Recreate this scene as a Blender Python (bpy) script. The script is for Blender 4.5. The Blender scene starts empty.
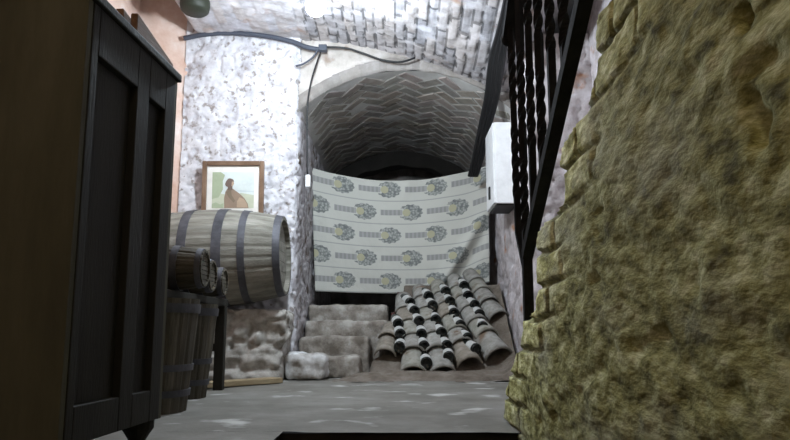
import bpy, bmesh, math, random
from mathutils import Vector, Matrix, noise
random.seed(7)
S = bpy.context.scene
COL = S.collection
PI = math.pi
R = math.radians
# ------------------------------------------------------------------ camera
FPX = 700.0
HOR = 330.0
TH = math.atan((HOR - 220) / FPX)
CAM = Vector((0, 0, 0.31))
_f = Vector((0, math.cos(TH), math.sin(TH)))
_u = Vector((0, -math.sin(TH), math.cos(TH)))
_r = Vector((1, 0, 0))
def ray(px, py): return _f + _r * ((px - 395) / FPX) + _u * ((220 - py) / FPX)
def at(px, py, Y):
    d = ray(px, py); return CAM + d * (Y / d.y)
def at_x(px, py, X):
    d = ray(px, py); return CAM + d * (X / d.x)
def at_z(px, py, Z):
    d = ray(px, py); return CAM + d * ((Z - CAM.z) / d.z)
cd = bpy.data.cameras.new('camera'); cam = bpy.data.objects.new('camera', cd); COL.objects.link(cam)
cam.location = CAM; cam.rotation_euler = (PI / 2 + TH, 0, 0)
cd.sensor_width = 36; cd.lens = FPX / 790 * 36; cd.clip_start = 0.02
S.camera = cam

# ------------------------------------------------------------------ helpers
def fbm(p, s, o=4): return noise.fractal(Vector(p) * s, 0.9, 2.1, o)
def nz(p, s): return noise.noise(Vector(p) * s)
def h2(a, b):
    v = math.sin(a * 127.1 + b * 311.7) * 43758.5453
    return v - math.floor(v)

def obj(name, bm, m, parent=None, smooth=False, recalc=True):
    if recalc: bmesh.ops.recalc_face_normals(bm, faces=bm.faces)
    me = bpy.data.meshes.new(name); bm.to_mesh(me); bm.free()
    for mm in (m if isinstance(m, (list, tuple)) else [m]): me.materials.append(mm)
    if smooth:
        for p in me.polygons: p.use_smooth = True
    o = bpy.data.objects.new(name, me); COL.objects.link(o)
    if parent: o.parent = parent
    return o
def thing(name, label, cat, loc=(0, 0, 0), rz=0, group=None):
    o = bpy.data.objects.new(name, None); COL.objects.link(o)
    o.empty_display_size = 0.1
    o.location = loc; o.rotation_euler = (0, 0, rz)
    o['label'] = label; o['category'] = cat
    if group: o['group'] = group
    return o
def tag(o, label, cat, group=None, kind=None):
    o['label'] = label; o['category'] = cat
    if group: o['group'] = group
    if kind: o['kind'] = kind
    return o
def struct(o):
    o['kind'] = 'structure'; return o
def box(bm, lo, hi, bev=0.0):
    lo, hi = Vector(lo), Vector(hi)
    g = bmesh.ops.create_cube(bm, size=1)
    vs = g['verts']; c = (lo + hi) / 2; s = hi - lo
    for v in vs: v.co = Vector((v.co.x * s.x, v.co.y * s.y, v.co.z * s.z)) + c
    if bev > 0:
        es = list({e for v in vs for e in v.link_edges})
        bmesh.ops.bevel(bm, geom=es, offset=bev, segments=2, affect='EDGES', profile=0.6)
def bx(lo, hi, bev=0.0):
    bm = bmesh.new(); box(bm, lo, hi, bev); return bm
def frame_at(t):
    t = t.normalized()
    a = Vector((0, 0, 1)) if abs(t.z) < 0.9 else Vector((1, 0, 0))
    s = t.cross(a).normalized(); return s, s.cross(t).normalized()
def tube(bm, pts, r, n=8, sub=1):
    pts = [Vector(p) for p in pts]
    if sub > 1:
        out = []
        for i in range(len(pts) - 1):
            p0 = pts[max(i - 1, 0)]; p1 = pts[i]; p2 = pts[i + 1]; p3 = pts[min(i + 2, len(pts) - 1)]
            for k in range(sub):
                t = k / sub
                out.append(0.5 * ((2 * p1) + (p2 - p0) * t + (2 * p0 - 5 * p1 + 4 * p2 - p3) * t * t + (3 * p1 - p0 - 3 * p2 + p3) * t ** 3))
        out.append(pts[-1]); pts = out
    rings = []; s = None
    for i, p in enumerate(pts):
        t = pts[min(i + 1, len(pts) - 1)] - pts[max(i - 1, 0)]
        t.normalize()
        if s is None: s, b = frame_at(t)
        s = (s - t * s.dot(t)).normalized(); b = s.cross(t)
        rr = r(i / (len(pts) - 1)) if callable(r) else r
        rings.append([bm.verts.new(p + (s * math.cos(2 * PI * k / n) + b * math.sin(2 * PI * k / n)) * rr) for k in range(n)])
    for a, c in zip(rings, rings[1:]):
        for k in range(n): bm.faces.new((a[k], a[(k + 1) % n], c[(k + 1) % n], c[k]))
    bm.faces.new(rings[0]); bm.faces.new(rings[-1])
def lathe(bm, prof, n=32, groove=0, gd=0.0, M=None, close=False):
    """prof: list of (r, z) ; revolved about z.  groove: every 'groove' segments the radius dips by gd"""
    rings = []
    for (r, z) in prof:
        ring = []
        for k in range(n):
            rr = r - (gd if groove and k % groove == 0 and r > 0.02 else 0)
            v = Vector((rr * math.cos(2 * PI * k / n), rr * math.sin(2 * PI * k / n), z))
            ring.append(bm.verts.new(M @ v if M else v))
        rings.append(ring)
    for a, c in zip(rings, rings[1:]):
        for k in range(n): bm.faces.new((a[k], a[(k + 1) % n], c[(k + 1) % n], c[k]))
    if close:
        for k in range(n):
            bm.faces.new((rings[-1][k], rings[-1][(k + 1) % n], rings[0][(k + 1) % n], rings[0][k]))
    else:
        bm.faces.new(rings[0]); bm.faces.new(rings[-1])
def grid(fn, us, vs, bm=None):
    bm = bm or bmesh.new()
    g = [[bm.verts.new(fn(u, v)) for u in us] for v in vs]
    for a, c in zip(g, g[1:]):
        for k in range(len(us) - 1): bm.faces.new((a[k], a[k + 1], c[k + 1], c[k]))
    return bm
def lin(a, b, step):
    n = max(1, int(math.ceil(abs(b - a) / step)))
    return [a + (b - a) * i / n for i in range(n + 1)]
def rough_box(lo, hi, step, amp, sc, rnd=0.03, seed=0.0):
    """a stone block: a finely divided box with rounded corners, pushed about by noise"""
    lo, hi = Vector(lo), Vector(hi); c = (lo + hi) / 2; hs = (hi - lo) / 2
    bm = bmesh.new()
    def face(ax, sg):
        a, b = [i for i in range(3) if i != ax]
        def fn(u, v):
            q = [0, 0, 0]; q[ax] = sg * hs[ax]; q[a] = u; q[b] = v
            q = Vector(q)
            inn = Vector([max(-hs[i] + rnd, min(hs[i] - rnd, q[i])) for i in range(3)])
            d = q - inn
            n = d.normalized() if d.length > 1e-6 else Vector((0, 0, 1))
            p = inn + n * rnd
            w = p + c + Vector((seed, seed, seed))
            return p + c + n * (amp * fbm(w, sc) + amp * 0.5 * nz(w, sc * 3.3))
        return grid(fn, lin(-hs[a], hs[a], step), lin(-hs[b], hs[b], step), bm)
    for ax in range(3):
        for sg in (-1, 1): face(ax, sg)
    bmesh.ops.remove_doubles(bm, verts=bm.verts, dist=1e-5)
    return bm
def brick(a, b, la, lb, off=0.5):
    """returns groove factor 0..1 (1 inside the brick) and a random per brick"""
    row = math.floor(b / lb)
    aa = a / la + (off if row % 2 else 0) + 0.25 * h2(row, 3)
    col = math.floor(aa)
    fa = min(aa - col, 1 - aa + col) * la; fb = min(b / lb - row, 1 - b / lb + row) * lb
    return min(fa, fb), h2(row, col)
def sm(x, a, b):
    t = max(0, min(1, (x - a) / (b - a))); return t * t * (3 - 2 * t)

# ------------------------------------------------------------------ materials
def mat(name, stops, scale=4, bump=0.4, bscale=25, rough=0.85, metal=0.0, stretch=(1, 1, 1), spots=None, attr=None, bdist=0.007, detail=6, spec=0.3, ramp=(.3, .7)):
    m = bpy.data.materials.new(name); m.use_nodes = True
    N = m.node_tree.nodes; L = m.node_tree.links
    b = N['Principled BSDF']; b.inputs['Roughness'].default_value = rough; b.inputs['Metallic'].default_value = metal
    b.inputs['Specular IOR Level'].default_value = spec
    tc = N.new('ShaderNodeTexCoord'); mp = N.new('ShaderNodeMapping'); mp.inputs['Scale'].default_value = stretch
    L.new(tc.outputs['Object'], mp.inputs['Vector'])
    oi = N.new('ShaderNodeObjectInfo'); ml = N.new('ShaderNodeMath'); ml.operation = 'MULTIPLY'; ml.inputs[1].default_value = 23.0
    L.new(oi.outputs['Random'], ml.inputs[0]); L.new(ml.outputs[0], mp.inputs['Location'])
    n1 = N.new('ShaderNodeTexNoise'); n1.inputs['Scale'].default_value = scale; n1.inputs['Detail'].default_value = detail; n1.inputs['Roughness'].default_value = 0.65
    L.new(mp.outputs['Vector'], n1.inputs['Vector'])
    rp = N.new('ShaderNodeValToRGB'); L.new(n1.outputs['Fac'], rp.inputs['Fac'])
    cr = rp.color_ramp
    while len(cr.elements) < len(stops): cr.elements.new(0.5)
    for i, c in enumerate(stops):
        cr.elements[i].position = ramp[0] + (ramp[1] - ramp[0]) * i / max(1, len(stops) - 1); cr.elements[i].color = (*c, 1)
    out = rp.outputs['Color']
    if spots:
        sc, scale2, lo, hi = spots
        n2 = N.new('ShaderNodeTexNoise'); n2.inputs['Scale'].default_value = scale2; n2.inputs['Detail'].default_value = 5
        L.new(mp.outputs['Vector'], n2.inputs['Vector'])
        r2 = N.new('ShaderNodeMapRange'); r2.inputs['From Min'].default_value = lo; r2.inputs['From Max'].default_value = hi
        L.new(n2.outputs['Fac'], r2.inputs['Value'])
        mx = N.new('ShaderNodeMix'); mx.data_type = 'RGBA'
        L.new(r2.outputs['Result'], mx.inputs['Factor']); L.new(out, mx.inputs['A']); mx.inputs['B'].default_value = (*sc, 1)
        out = mx.outputs['Result']
    if attr:
        at_ = N.new('ShaderNodeAttribute'); at_.attribute_name = attr
        mx = N.new('ShaderNodeMix'); mx.data_type = 'RGBA'; mx.blend_type = 'MULTIPLY'; mx.inputs['Factor'].default_value = 1
        L.new(out, mx.inputs['A']); L.new(at_.outputs['Color'], mx.inputs['B']); out = mx.outputs['Result']
    L.new(out, b.inputs['Base Color'])
    if bump > 0:
        n3 = N.new('ShaderNodeTexNoise'); n3.inputs['Scale'].default_value = bscale; n3.inputs['Detail'].default_value = 6
        L.new(mp.outputs['Vector'], n3.inputs['Vector'])
        bp = N.new('ShaderNodeBump'); bp.inputs['Strength'].default_value = bump; bp.inputs['Distance'].default_value = bdist
        L.new(n3.outputs['Fac'], bp.inputs['Height']); L.new(bp.outputs['Normal'], b.inputs['Normal'])
    return m
def plain(name, c, rough=0.6, metal=0.0, spec=0.4):
    return mat(name, [tuple(x * 0.9 for x in c), c, tuple(min(1, x * 1.08) for x in c)], scale=12, bump=0.1, bscale=60, rough=rough, metal=metal, spec=spec)
def glow(name, c, s):
    m = bpy.data.materials.new(name); m.use_nodes = True
    b = m.node_tree.nodes['Principled BSDF']; b.inputs['Base Color'].default_value = (*c, 1)
    b.inputs['Emission Color'].default_value = (*c, 1); b.inputs['Emission Strength'].default_value = s
    return m
M = {}
M['floor'] = mat('worn_concrete', [(.125, .118, .10), (.18, .172, .152), (.25, .243, .222)], 3.0, .25, 60, .7, spots=((.5, .5, .48), 5, .60, .72))
M['white'] = mat('limewashed_rubble', [(.40, .38, .41), (.62, .61, .64), (.76, .75, .77)], 9, .7, 35, .9, spots=((.30, .265, .25), 26, .56, .66))
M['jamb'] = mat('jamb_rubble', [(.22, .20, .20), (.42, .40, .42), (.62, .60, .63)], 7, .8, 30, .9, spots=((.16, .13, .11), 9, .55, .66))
M['ceil'] = mat('limewashed_brick', [(.24, .215, .205), (.385, .365, .375), (.50, .48, .50)], 7, .6, 40, .9, spots=((.30, .20, .15), 5, .62, .75), attr='tint')
M['pink'] = mat('salmon_plaster', [(.58, .36, .27), (.70, .52, .44), (.78, .69, .65)], 4, .4, 30, .9)
M['rightw'] = mat('lilac_rubble', [(.28, .245, .235), (.54, .49, .50), (.72, .69, .72)], 6, .8, 30, .9, spots=((.40, .22, .14), 8, .60, .72))
M['olive'] = mat('mossy_stone', [(.085, .078, .016), (.30, .295, .105), (.58, .585, .33)], 34, .8, 85, .95, stretch=(1, .45, 1), spots=((.40, .41, .30), 6, .52, .80), attr='tint', ramp=(.33, .67), bdist=.008)
M['vault'] = mat('vault_brick', [(.22, .205, .19), (.30, .285, .27), (.38, .365, .345)], 8, .5, 50, .9, attr='tint')
M['mortar'] = mat('vault_mortar', [(.48, .47, .45), (.62, .61, .59)], 10, .5, 50, .95)
M['ring'] = mat('arch_plaster', [(.26, .24, .22), (.36, .34, .32), (.46, .44, .43)], 6, .6, 35, .9, spots=((.2, .15, .12), 7, .6, .72), attr='tint')
M['darkrock'] = mat('dark_rock', [(.14, .13, .12), (.24, .225, .21), (.34, .32, .31)], 7, .8, 25, .95)
M['rock'] = mat('rubble_stone', [(.22, .20, .175), (.39, .37, .34), (.58, .56, .53)], 12, .9, 30, .95, spots=((.2, .14, .1), 6, .6, .7))
M['step'] = mat('step_stone', [(.17, .145, .12), (.31, .28, .245), (.48, .455, .42)], 9, .7, 35, .9, ramp=(.36, .64))
M['palestep'] = mat('pale_step_stone', [(.30, .27, .24), (.52, .51, .50), (.72, .72, .73)], 8, .7, 30, .9, ramp=(.36, .62))
M['earth'] = mat('packed_earth', [(.10, .08, .062), (.165, .138, .112), (.24, .21, .18)], 9, .8, 40, 1.0)
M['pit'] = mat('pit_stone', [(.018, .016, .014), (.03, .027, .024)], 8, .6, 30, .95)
M['cab'] = mat('lit_side_wood', [(.050, .048, .030), (.074, .070, .043), (.098, .092, .06)], 3, .2, 50, .7, stretch=(3, 3, .6))  # cabinet wood, colour raised for the warmly lit near side
M['cabdark'] = mat('shaded_dark_wood', [(.010, .009, .006), (.015, .0135, .009), (.022, .02, .014)], 3, .2, 50, .7, stretch=(3, 3, .6))  # cabinet wood, colour darkened for the shaded panelled face; also on the rack
M['board'] = mat('brown_board', [(.16, .085, .05), (.24, .135, .08), (.31, .19, .12)], 4, .3, 40, .7, stretch=(6, .6, 6))
M['oak'] = mat('grey_barrel_oak', [(.125, .118, .098), (.22, .21, .18), (.33, .32, .285)], 5, .4, 40, .75, stretch=(5, 5, .7), attr='tint')
M['oakdark'] = mat('dark_tub_oak', [(.055, .048, .036), (.088, .078, .058), (.125, .11, .088)], 5, .4, 40, .8, stretch=(5, 5, .7), attr='tint')
M['hoop'] = mat('dull_iron_hoop', [(.045, .045, .052), (.075, .075, .085), (.11, .11, .125)], 10, .2, 60, .6, metal=.3)
M['iron'] = mat('black_iron', [(.008, .008, .008), (.014, .013, .013), (.022, .02, .02)], 14, .3, 60, .85, spec=.05)
M['plank'] = mat('yellowish_plank', [(.20, .15, .085), (.32, .25, .15), (.40, .33, .21)], 5, .4, 40, .8, stretch=(.6, 6, 6))
M['tile_a'] = mat('grey_clay', [(.19, .18, .16), (.30, .29, .265), (.42, .41, .385)], 14, .5, 60, .9, spots=((.17, .12, .085), 9, .58, .7))
M['tile_b'] = mat('brown_clay', [(.17, .145, .115), (.26, .23, .19), (.34, .31, .27)], 14, .5, 60, .9, spots=((.36, .33, .29), 9, .58, .7))
M['tile_c'] = mat('greenish_clay', [(.21, .20, .165), (.31, .30, .26), (.40, .39, .35)], 14, .5, 60, .9, spots=((.16, .13, .09), 9, .58, .7))
M['glass'] = mat('dark_bottle_glass', [(.006, .008, .007), (.010, .012, .010)], 10, 0, 40, .18, spec=.5)
M['label'] = mat('matte_pale', [(.46, .46, .44), (.60, .60, .58)], 30, .2, 60, .8)  # pale tone of the band near each bottle's base
M['foil'] = plain('dull_foil', (.10, .02, .02), .4)
M['boxw'] = plain('white_enamel', (.90, .91, .92), .4)
M['black'] = plain('black_plastic', (.012, .012, .013), .5)
M['cable'] = plain('grey_cable_sheath', (.06, .068, .09), .6)
M['frame'] = mat('brown_frame_wood', [(.13, .075, .045), (.20, .125, .08), (.26, .17, .115)], 6, .2, 50, .45)
M['mat'] = plain('cream_mount', (.82, .79, .74), .8)
M['sky'] = plain('print_sky', (.66, .72, .70), .5)
M['field'] = plain('print_field', (.52, .55, .42), .5)
M['leaf'] = plain('print_foliage', (.38, .44, .30), .5)
M['robe'] = plain('print_brown', (.30, .22, .16), .5)
M['hair'] = plain('print_dark', (.17, .12, .10), .5)
M['oliveobj'] = plain('dark_olive_metal', (.018, .021, .012), .6)
M['bulb'] = glow('lit_bulb', (.86, .93, 1.0), 120)
M['socket'] = plain('white_socket', (.7, .7, .7), .5)

def tint_faces(o, fn):
    """a colour attribute per face corner (stone to stone difference)"""
    me = o.data; a = me.color_attributes.new('tint', 'FLOAT_COLOR', 'CORNER')
    for p in me.polygons:
        c = fn(p)
        for li in p.loop_indices: a.data[li].color = (c[0], c[1], c[2], 1)

# ------------------------------------------------------------------ the place
XL, XR, YB, XJ, XP = -1.46, 1.25, 4.80, -0.68, 0.84
ZP = 0.50                      # level of the passage floor
def ceil_z(x, y):
    z = 2.415 - (.06 + .09 * sm(y, 3.5, 4.6)) * max(0, min(x, .75) + 0.9) ** 2 + 1.2 * max(0, x - .82) + 2.2 * max(0, -1.42 - x)
    if y < 2.6: z += 0.62 * (2.6 - y)
    return z

# floor with the stairwell opening the camera stands in
pe = at_z(283, 432, 0.0)
PX0, PY1 = pe.x, pe.y
XF = 0.375                     # face of the stair's flank wall
def floor_p(x, y): return Vector((x, y, 0.004 * fbm((x, y, 0), 3) + 0.002 * nz((x, y, 3), 11)))
bm = bmesh.new()
grid(floor_p, lin(-1.9, PX0, .06), lin(-1.3, PY1, .06), bm)
grid(floor_p, lin(-1.9, XR + .1, .04), lin(PY1, 4.95, .04), bm)
fl = struct(obj('floor', bm, M['floor'], smooth=True))
# pit walls and bottom
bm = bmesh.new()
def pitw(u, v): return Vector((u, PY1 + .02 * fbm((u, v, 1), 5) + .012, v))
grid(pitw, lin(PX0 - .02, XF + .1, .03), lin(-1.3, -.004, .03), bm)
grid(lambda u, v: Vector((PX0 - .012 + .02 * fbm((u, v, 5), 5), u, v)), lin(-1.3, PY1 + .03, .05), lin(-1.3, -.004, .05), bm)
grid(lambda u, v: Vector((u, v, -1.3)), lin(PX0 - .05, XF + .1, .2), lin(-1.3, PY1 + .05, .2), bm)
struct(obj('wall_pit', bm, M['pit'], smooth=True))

# ceiling: brick barrel over the cellar
def ceil_p(x, y):
    d, r = brick(y + .02 * nz((x, y, 0), 6), x + .018 * nz((x, y * .5, 7), 8), .33, .068)
    g = sm(d, .001, .009)
    wash = max(sm(nz((x, y, 2), 2.2) + (-.1 - x) * .8, .0, .5), sm(nz((x, y, 12), 11), .0, .35), sm(x, .75, .85))      # thick limewash hides many joints
    z = ceil_z(x, y) + (1 - .7 * wash) * (.013 * (1 - g) - .006 * r) + .007 * fbm((x, y, 1), 14) + .015 * nz((x, y, 9), 2.5)
    return Vector((x, y, z))
ys = lin(-1.3, 3.5, .15)[:-1] + lin(3.5, YB + .14, .013)
cl = struct(obj('ceiling', grid(ceil_p, lin(-1.9, -1.5, .05)[:-1] + lin(-1.5, XR + .12, .013), ys), M['ceil'], smooth=True))
def ct(p):
    c = p.center
    d, r = brick(c.y + .02 * nz((c.x, c.y, 0), 6), c.x + .018 * nz((c.x, c.y * .5, 7), 8), .33, .068)
    w = max(sm(nz((c.x, c.y, 2), 2.2) + (-.1 - c.x) * .8, .0, .5), sm(nz((c.x, c.y, 12), 11), .0, .35), sm(c.x, .75, .85))
    k = (.8 + .45 * r) * (1 - w) + 1.25 * w
    if d < .008: k *= .42 + .58 * w
    return (k * (1 + .06 * (r - .5)), k, k * (1 - .08 * (r - .5)))
tint_faces(cl, ct)

# limewashed back wall, turning the corner into the passage
def path_wall(name, pts, z0, z1, m, step, zstep, amp, inside, zf=None):
    P = [Vector((a, b)) for a, b in pts]; s = []
    for a, b in zip(P, P[1:]):
        n = max(1, int(math.ceil((b - a).length / step)))
        for i in range(n):
            s.append((a + (b - a) * i / n, (b - a).normalized()))
    s.append((P[-1], (P[-1] - P[-2]).normalized()))
    out = []
    for i in range(len(s)):
        t = s[max(i - 1, 0)][1] + s[i][1] + s[min(i + 1, len(s) - 1)][1]; t.normalize()
        out.append((s[i][0], Vector((t.y, -t.x)) * inside))
    def fn(i, z):
        p, n = out[int(i)]
        w = Vector((p.x, p.y, z))
        d = amp * .7 * fbm(w, 4) + amp * .35 * fbm(w + Vector((7, 3, 1)), 15)
        d -= amp * 1.1 * sm(nz(w, 21) + .4 * nz(w, 47), .15, .45)
        cell = noise.voronoi(w * 6)[0]
        d += -amp * .5 * (1 - sm(cell[1] - cell[0], .0, .14))
        q = p + n * d
        return Vector((q.x, q.y, z))
    return struct(obj(name, grid(fn, range(len(out)), lin(z0, z1, zstep)), m, smooth=True))
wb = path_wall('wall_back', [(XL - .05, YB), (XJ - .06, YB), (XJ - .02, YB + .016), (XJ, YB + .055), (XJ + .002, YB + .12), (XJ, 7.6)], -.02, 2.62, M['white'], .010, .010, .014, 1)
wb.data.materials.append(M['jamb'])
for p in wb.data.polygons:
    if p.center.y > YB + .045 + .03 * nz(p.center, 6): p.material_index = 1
path_wall('wall_left', [(-1.80, -1.3), (-1.80, 4.67), (XL, YB + .04)], -.02, 4.8, M['pink'], .04, .04, .010, 1)
path_wall('wall_right', [(XR, 4.35), (XR, -1.3)], -.02, 4.6, M['rightw'], .03, .03, .022, 1)
path_wall('wall_passage_right', [(XP, 7.6), (XP, 4.32), (XP + .04, 4.27), (XR + .05, 4.27)], -.02, 2.2, M['rightw'], .022, .022, .018, 1)
path_wall('wall_front', [(XR + .05, -1.3), (-1.9, -1.3)], -1.3, 4.9, M['pink'], .12, .12, .010, 1)

# passage vault: herringbone brick
XC = (XJ + XP) / 2; HW = (XP - XJ) / 2 + .03
ZS, RISE = 1.845, .325
RV = (HW * HW + RISE * RISE) / (2 * RISE); ZC = ZS + RISE - RV; PHI = math.asin(HW / RV)
Y0V, Y1V = 4.86, 6.95
def vault(s, y, off=0.0):          # s = arc length from the crown; off>0 = into the room
    a = s / RV; r = RV - off
    dip = .05 * (y - Y0V) * .5
    return Vector((XC + r * math.sin(a), y, ZC + r * math.cos(a) - dip))
SA = PHI * RV
bm = grid(lambda s, y: vault(s, y) + Vector((0, 0, .01 * fbm((s, y, 4), 4))), lin(-SA, SA, .05), lin(Y0V - .01, 7.6, .05))
struct(obj('ceiling_passage', bm, M['mortar'], smooth=True))
bm = bmesh.new()
BW, G = .105, .017
tints = []
def add_brick(cs):
    if not any(abs(c[0]) < SA - .01 and Y0V < c[1] < Y1V for c in cs): return
    if any(abs(c[0]) > SA + .02 or c[1] < Y0V - .03 or c[1] > Y1V + .1 for c in cs): return
    o1 = .003 + .005 * random.random(); n = 6
    A, B, C_, D = [Vector(c) for c in cs]
    top = []; 
    for i in range(n + 1):
        t = i / n; p = A + (B - A) * t; q = D + (C_ - D) * t; w = (q - p) * .07; e = (B - A).normalized() * .004 * (1 if i == 0 else -1 if i == n else 0)
        top.append((bm.verts.new(vault(p.x, p.y, -.004)), bm.verts.new(vault(*(p + w + e), o1)), bm.verts.new(vault(*(q - w + e), o1)), bm.verts.new(vault(q.x, q.y, -.004))))
    k = .9 + .3 * random.random(); col = (k * (1 + .1 * random.random()), k, k * (1 - .1 * random.random()))
    for a, b in zip(top, top[1:]):
        for j in range(3): bm.faces.new((a[j], a[j + 1], b[j + 1], b[j])); tints.append(col)
    for e in (top[0], top[-1]): bm.faces.new(e); tints.append(col)
c45 = math.sqrt(.5)
NB = 2                                  # brick is NB units long, one wide
for i in range(-60, 61):
    for j in range(-60, 61):
        k = (i - j) % (2 * NB)
        U = BW
        if k == 0: rect = (i, j, i + NB, j + 1)
        elif k == 2 * NB - 1: rect = (i, j, i + 1, j + NB)
        else: continue
        x0, y0, x1, y1 = rect; g = G / 2
        cs = [(x0 * U + g, y0 * U + g), (x1 * U - g, y0 * U + g), (x1 * U - g, y1 * U - g), (x0 * U + g, y1 * U - g)]
        if k != 0: cs = cs[1:] + cs[:1]
        cs = [((a - b) * c45, 5.9 + (a + b) * c45) for a, b in cs]
        add_brick(cs)
vb = struct(obj('ceiling_bricks', bm, M['vault'], recalc=True))
a = vb.data.color_attributes.new('tint', 'FLOAT_COLOR', 'CORNER')
for p, c in zip(vb.data.polygons, tints):
    for li in p.loop_indices: a.data[li].color = (*c, 1)
# the wall over the arch
def archf(s, t):
    p = vault(s, Y0V, -.0)
    x = p.x; z0 = p.z; z1 = ceil_z(x, Y0V) + .08
    z = z0 + (z1 - z0) * t
    w = (x, 0, z)
    y = Y0V - .012 + .012 * fbm(w, 6) + .006 * nz(w, 20)
    if t < .03: y += .02
    y += .07 * sm(t, .86, .95) * sm(x, .12, .25) * sm(nz((x, 0, 3), 9), -.3, .1)
    ring = 1 - sm(z - z0, .085, .10)
    return Vector((x, y - .018 * ring, z + (.008 * nz((s, 0, 0), 9) if t < .4 else 0)))
bm = grid(archf, lin(-SA - .03, SA + .03, .014), lin(0, 1, .04))
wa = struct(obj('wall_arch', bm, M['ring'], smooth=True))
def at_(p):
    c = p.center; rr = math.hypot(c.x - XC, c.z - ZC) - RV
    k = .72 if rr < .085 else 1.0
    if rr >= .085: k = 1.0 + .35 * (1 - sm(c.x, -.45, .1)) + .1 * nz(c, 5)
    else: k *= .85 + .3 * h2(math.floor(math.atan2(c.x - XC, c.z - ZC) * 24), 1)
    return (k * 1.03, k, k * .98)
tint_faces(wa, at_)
# back of the passage: a lower arch, coloured near-black for the dark gap, and a rock face
def backw(x, z):
    w = (x, 5, z); return Vector((x, 7.45 + .06 * fbm(w, 3) + .03 * nz(w, 9), z))
struct(obj('wall_passage_back', grid(backw, lin(XJ - .1, XP + .1, .04), lin(.3, 2.3, .04)), M['darkrock'], smooth=True))
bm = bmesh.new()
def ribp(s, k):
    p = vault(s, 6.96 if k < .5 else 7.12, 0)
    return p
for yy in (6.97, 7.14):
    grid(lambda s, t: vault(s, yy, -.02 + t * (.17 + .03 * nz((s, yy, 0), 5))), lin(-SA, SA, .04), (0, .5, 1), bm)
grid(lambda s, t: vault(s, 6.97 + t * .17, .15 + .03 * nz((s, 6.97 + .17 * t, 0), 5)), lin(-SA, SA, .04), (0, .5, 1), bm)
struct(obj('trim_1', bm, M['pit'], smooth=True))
def pfl(x, y): return Vector((x, y, ZP + .012 * fbm((x, y, 2), 5)))
bm = grid(pfl, lin(XJ - .03, XP + .03, .05), lin(5.58, 7.6, .06))
struct(obj('floor_passage', bm, M['earth'], smooth=True))

# ------------------------------------------------------------------ stair with the mossy flank wall on the right
prof = [(-1.3, 2.42), (-.05, 2.50), (.06, 2.48), (.17, 2.34), (.27, 2.18), (.335, 2.10), (.365, 1.90), (.41, 1.87), (.54, 1.89), (.57, 1.87), (.61, 1.63), (.65, 1.61), (.70, 1.635), (.735, 1.61), (.775, 1.375), (.82, 1.345), (.90, 1.34), (.93, 1.32), (.96, 1.08)]
z, y = .96, 1.08
while y > -1.0:
    prof += [(z + .16, y), (z + .17, y - .25)]; z += .17; y -= .25
ZT = prof[-1][0]
def ymax(z):
    for (a, b), (c, d) in zip(prof, prof[1:]):
        if a <= z <= c: return b + (d - b) * ((z - a) / (c - a))
    return prof[-1][1]
zs = lin(-1.3, -.1, .06)[:-1] + lin(-.1, 1.05, .0065)[:-1] + lin(1.05, ZT - .001, .03)
HOLES = []
for px, py, rr, dd in ((725, 18, .011, .03), (746, 128, .020, .022), (735, 108, .018, .012)):
    q = at_x(px, py, XF); HOLES.append((q.y, q.z, rr, dd))
def flank(u, z):
    e = ymax(z) + .012 * nz((0, 0, z), 12)
    y = min(u, e)
    w = Vector((0, y, z)); wa_ = Vector((0, y * .45, z))
    edge = e - y
    msk = 1 - sm(edge + .16 * nz(w, 4), .16, .42)
    d, r = brick(y + .015 * nz(w, 7), z + .012 * nz(w, 6), .25, .085)
    g = sm(d, .002, .011)
    dx = msk * (.013 * (1 - g) - .010 * r)
    dx += (1 - .5 * msk) * (.007 * fbm(wa_, 9) + .0045 * nz(wa_, 27) + .0035 * nz(wa_, 52)) + .012 * nz(w, 2.5)
    for hy, hz_, hr, hd in HOLES: dx += hd * math.exp(-(((y - hy) ** 2 + ((z - hz_) * .8) ** 2) / hr ** 2) ** 1.5)
    dx += (1 - msk) * .008 * sm(nz(wa_, 16), .3, .6)
    dx += .010 * (1 - sm(edge, 0, .014))
    return Vector((XF + dx + .03 * max(0, z), y, z))
us = lin(-1.3, .5, .06)[:-1] + lin(.5, 2.56, .0095)
bm = grid(flank, us, zs)
bm.verts.ensure_lookup_table()
nu = len(us); edge_v = [bm.verts[i * nu + nu - 1] for i in range(len(zs))]
ext = [[bm.verts.new((v.co.x + (XR + .02 - v.co.x) * t, v.co.y + .012 * nz((t * 3, v.co.y, v.co.z), 8), v.co.z)) for v in edge_v] for t in (.04, .15, .3, .5, .75, 1)]
prev = edge_v
for row in ext:
    for i in range(len(row) - 1): bm.faces.new((prev[i], prev[i + 1], row[i + 1], row[i]))
    prev = row
bmesh.ops.remove_doubles(bm, verts=bm.verts, dist=.0003)
fw = struct(obj('wall_stair', bm, M['olive'], smooth=True))
def ft(p):
    c = p.center
    e = ymax(c.z); ed = e - c.y
    w = Vector((0, c.y, c.z))
    m_ = 1 - sm(ed + .16 * nz(w, 4), .16, .42)
    d, r = brick(c.y + .015 * nz(w, 7), c.z + .012 * nz(w, 6), .25, .085)
    k = 1 + m_ * (.35 + .6 * r)
    if d < .010: k = k * (1 - .5 * m_)
    rd = m_ * .25
    return (k, k * (1 + .05 * rd), k * (1 + .6 * rd))
tint_faces(fw, ft)

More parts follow.
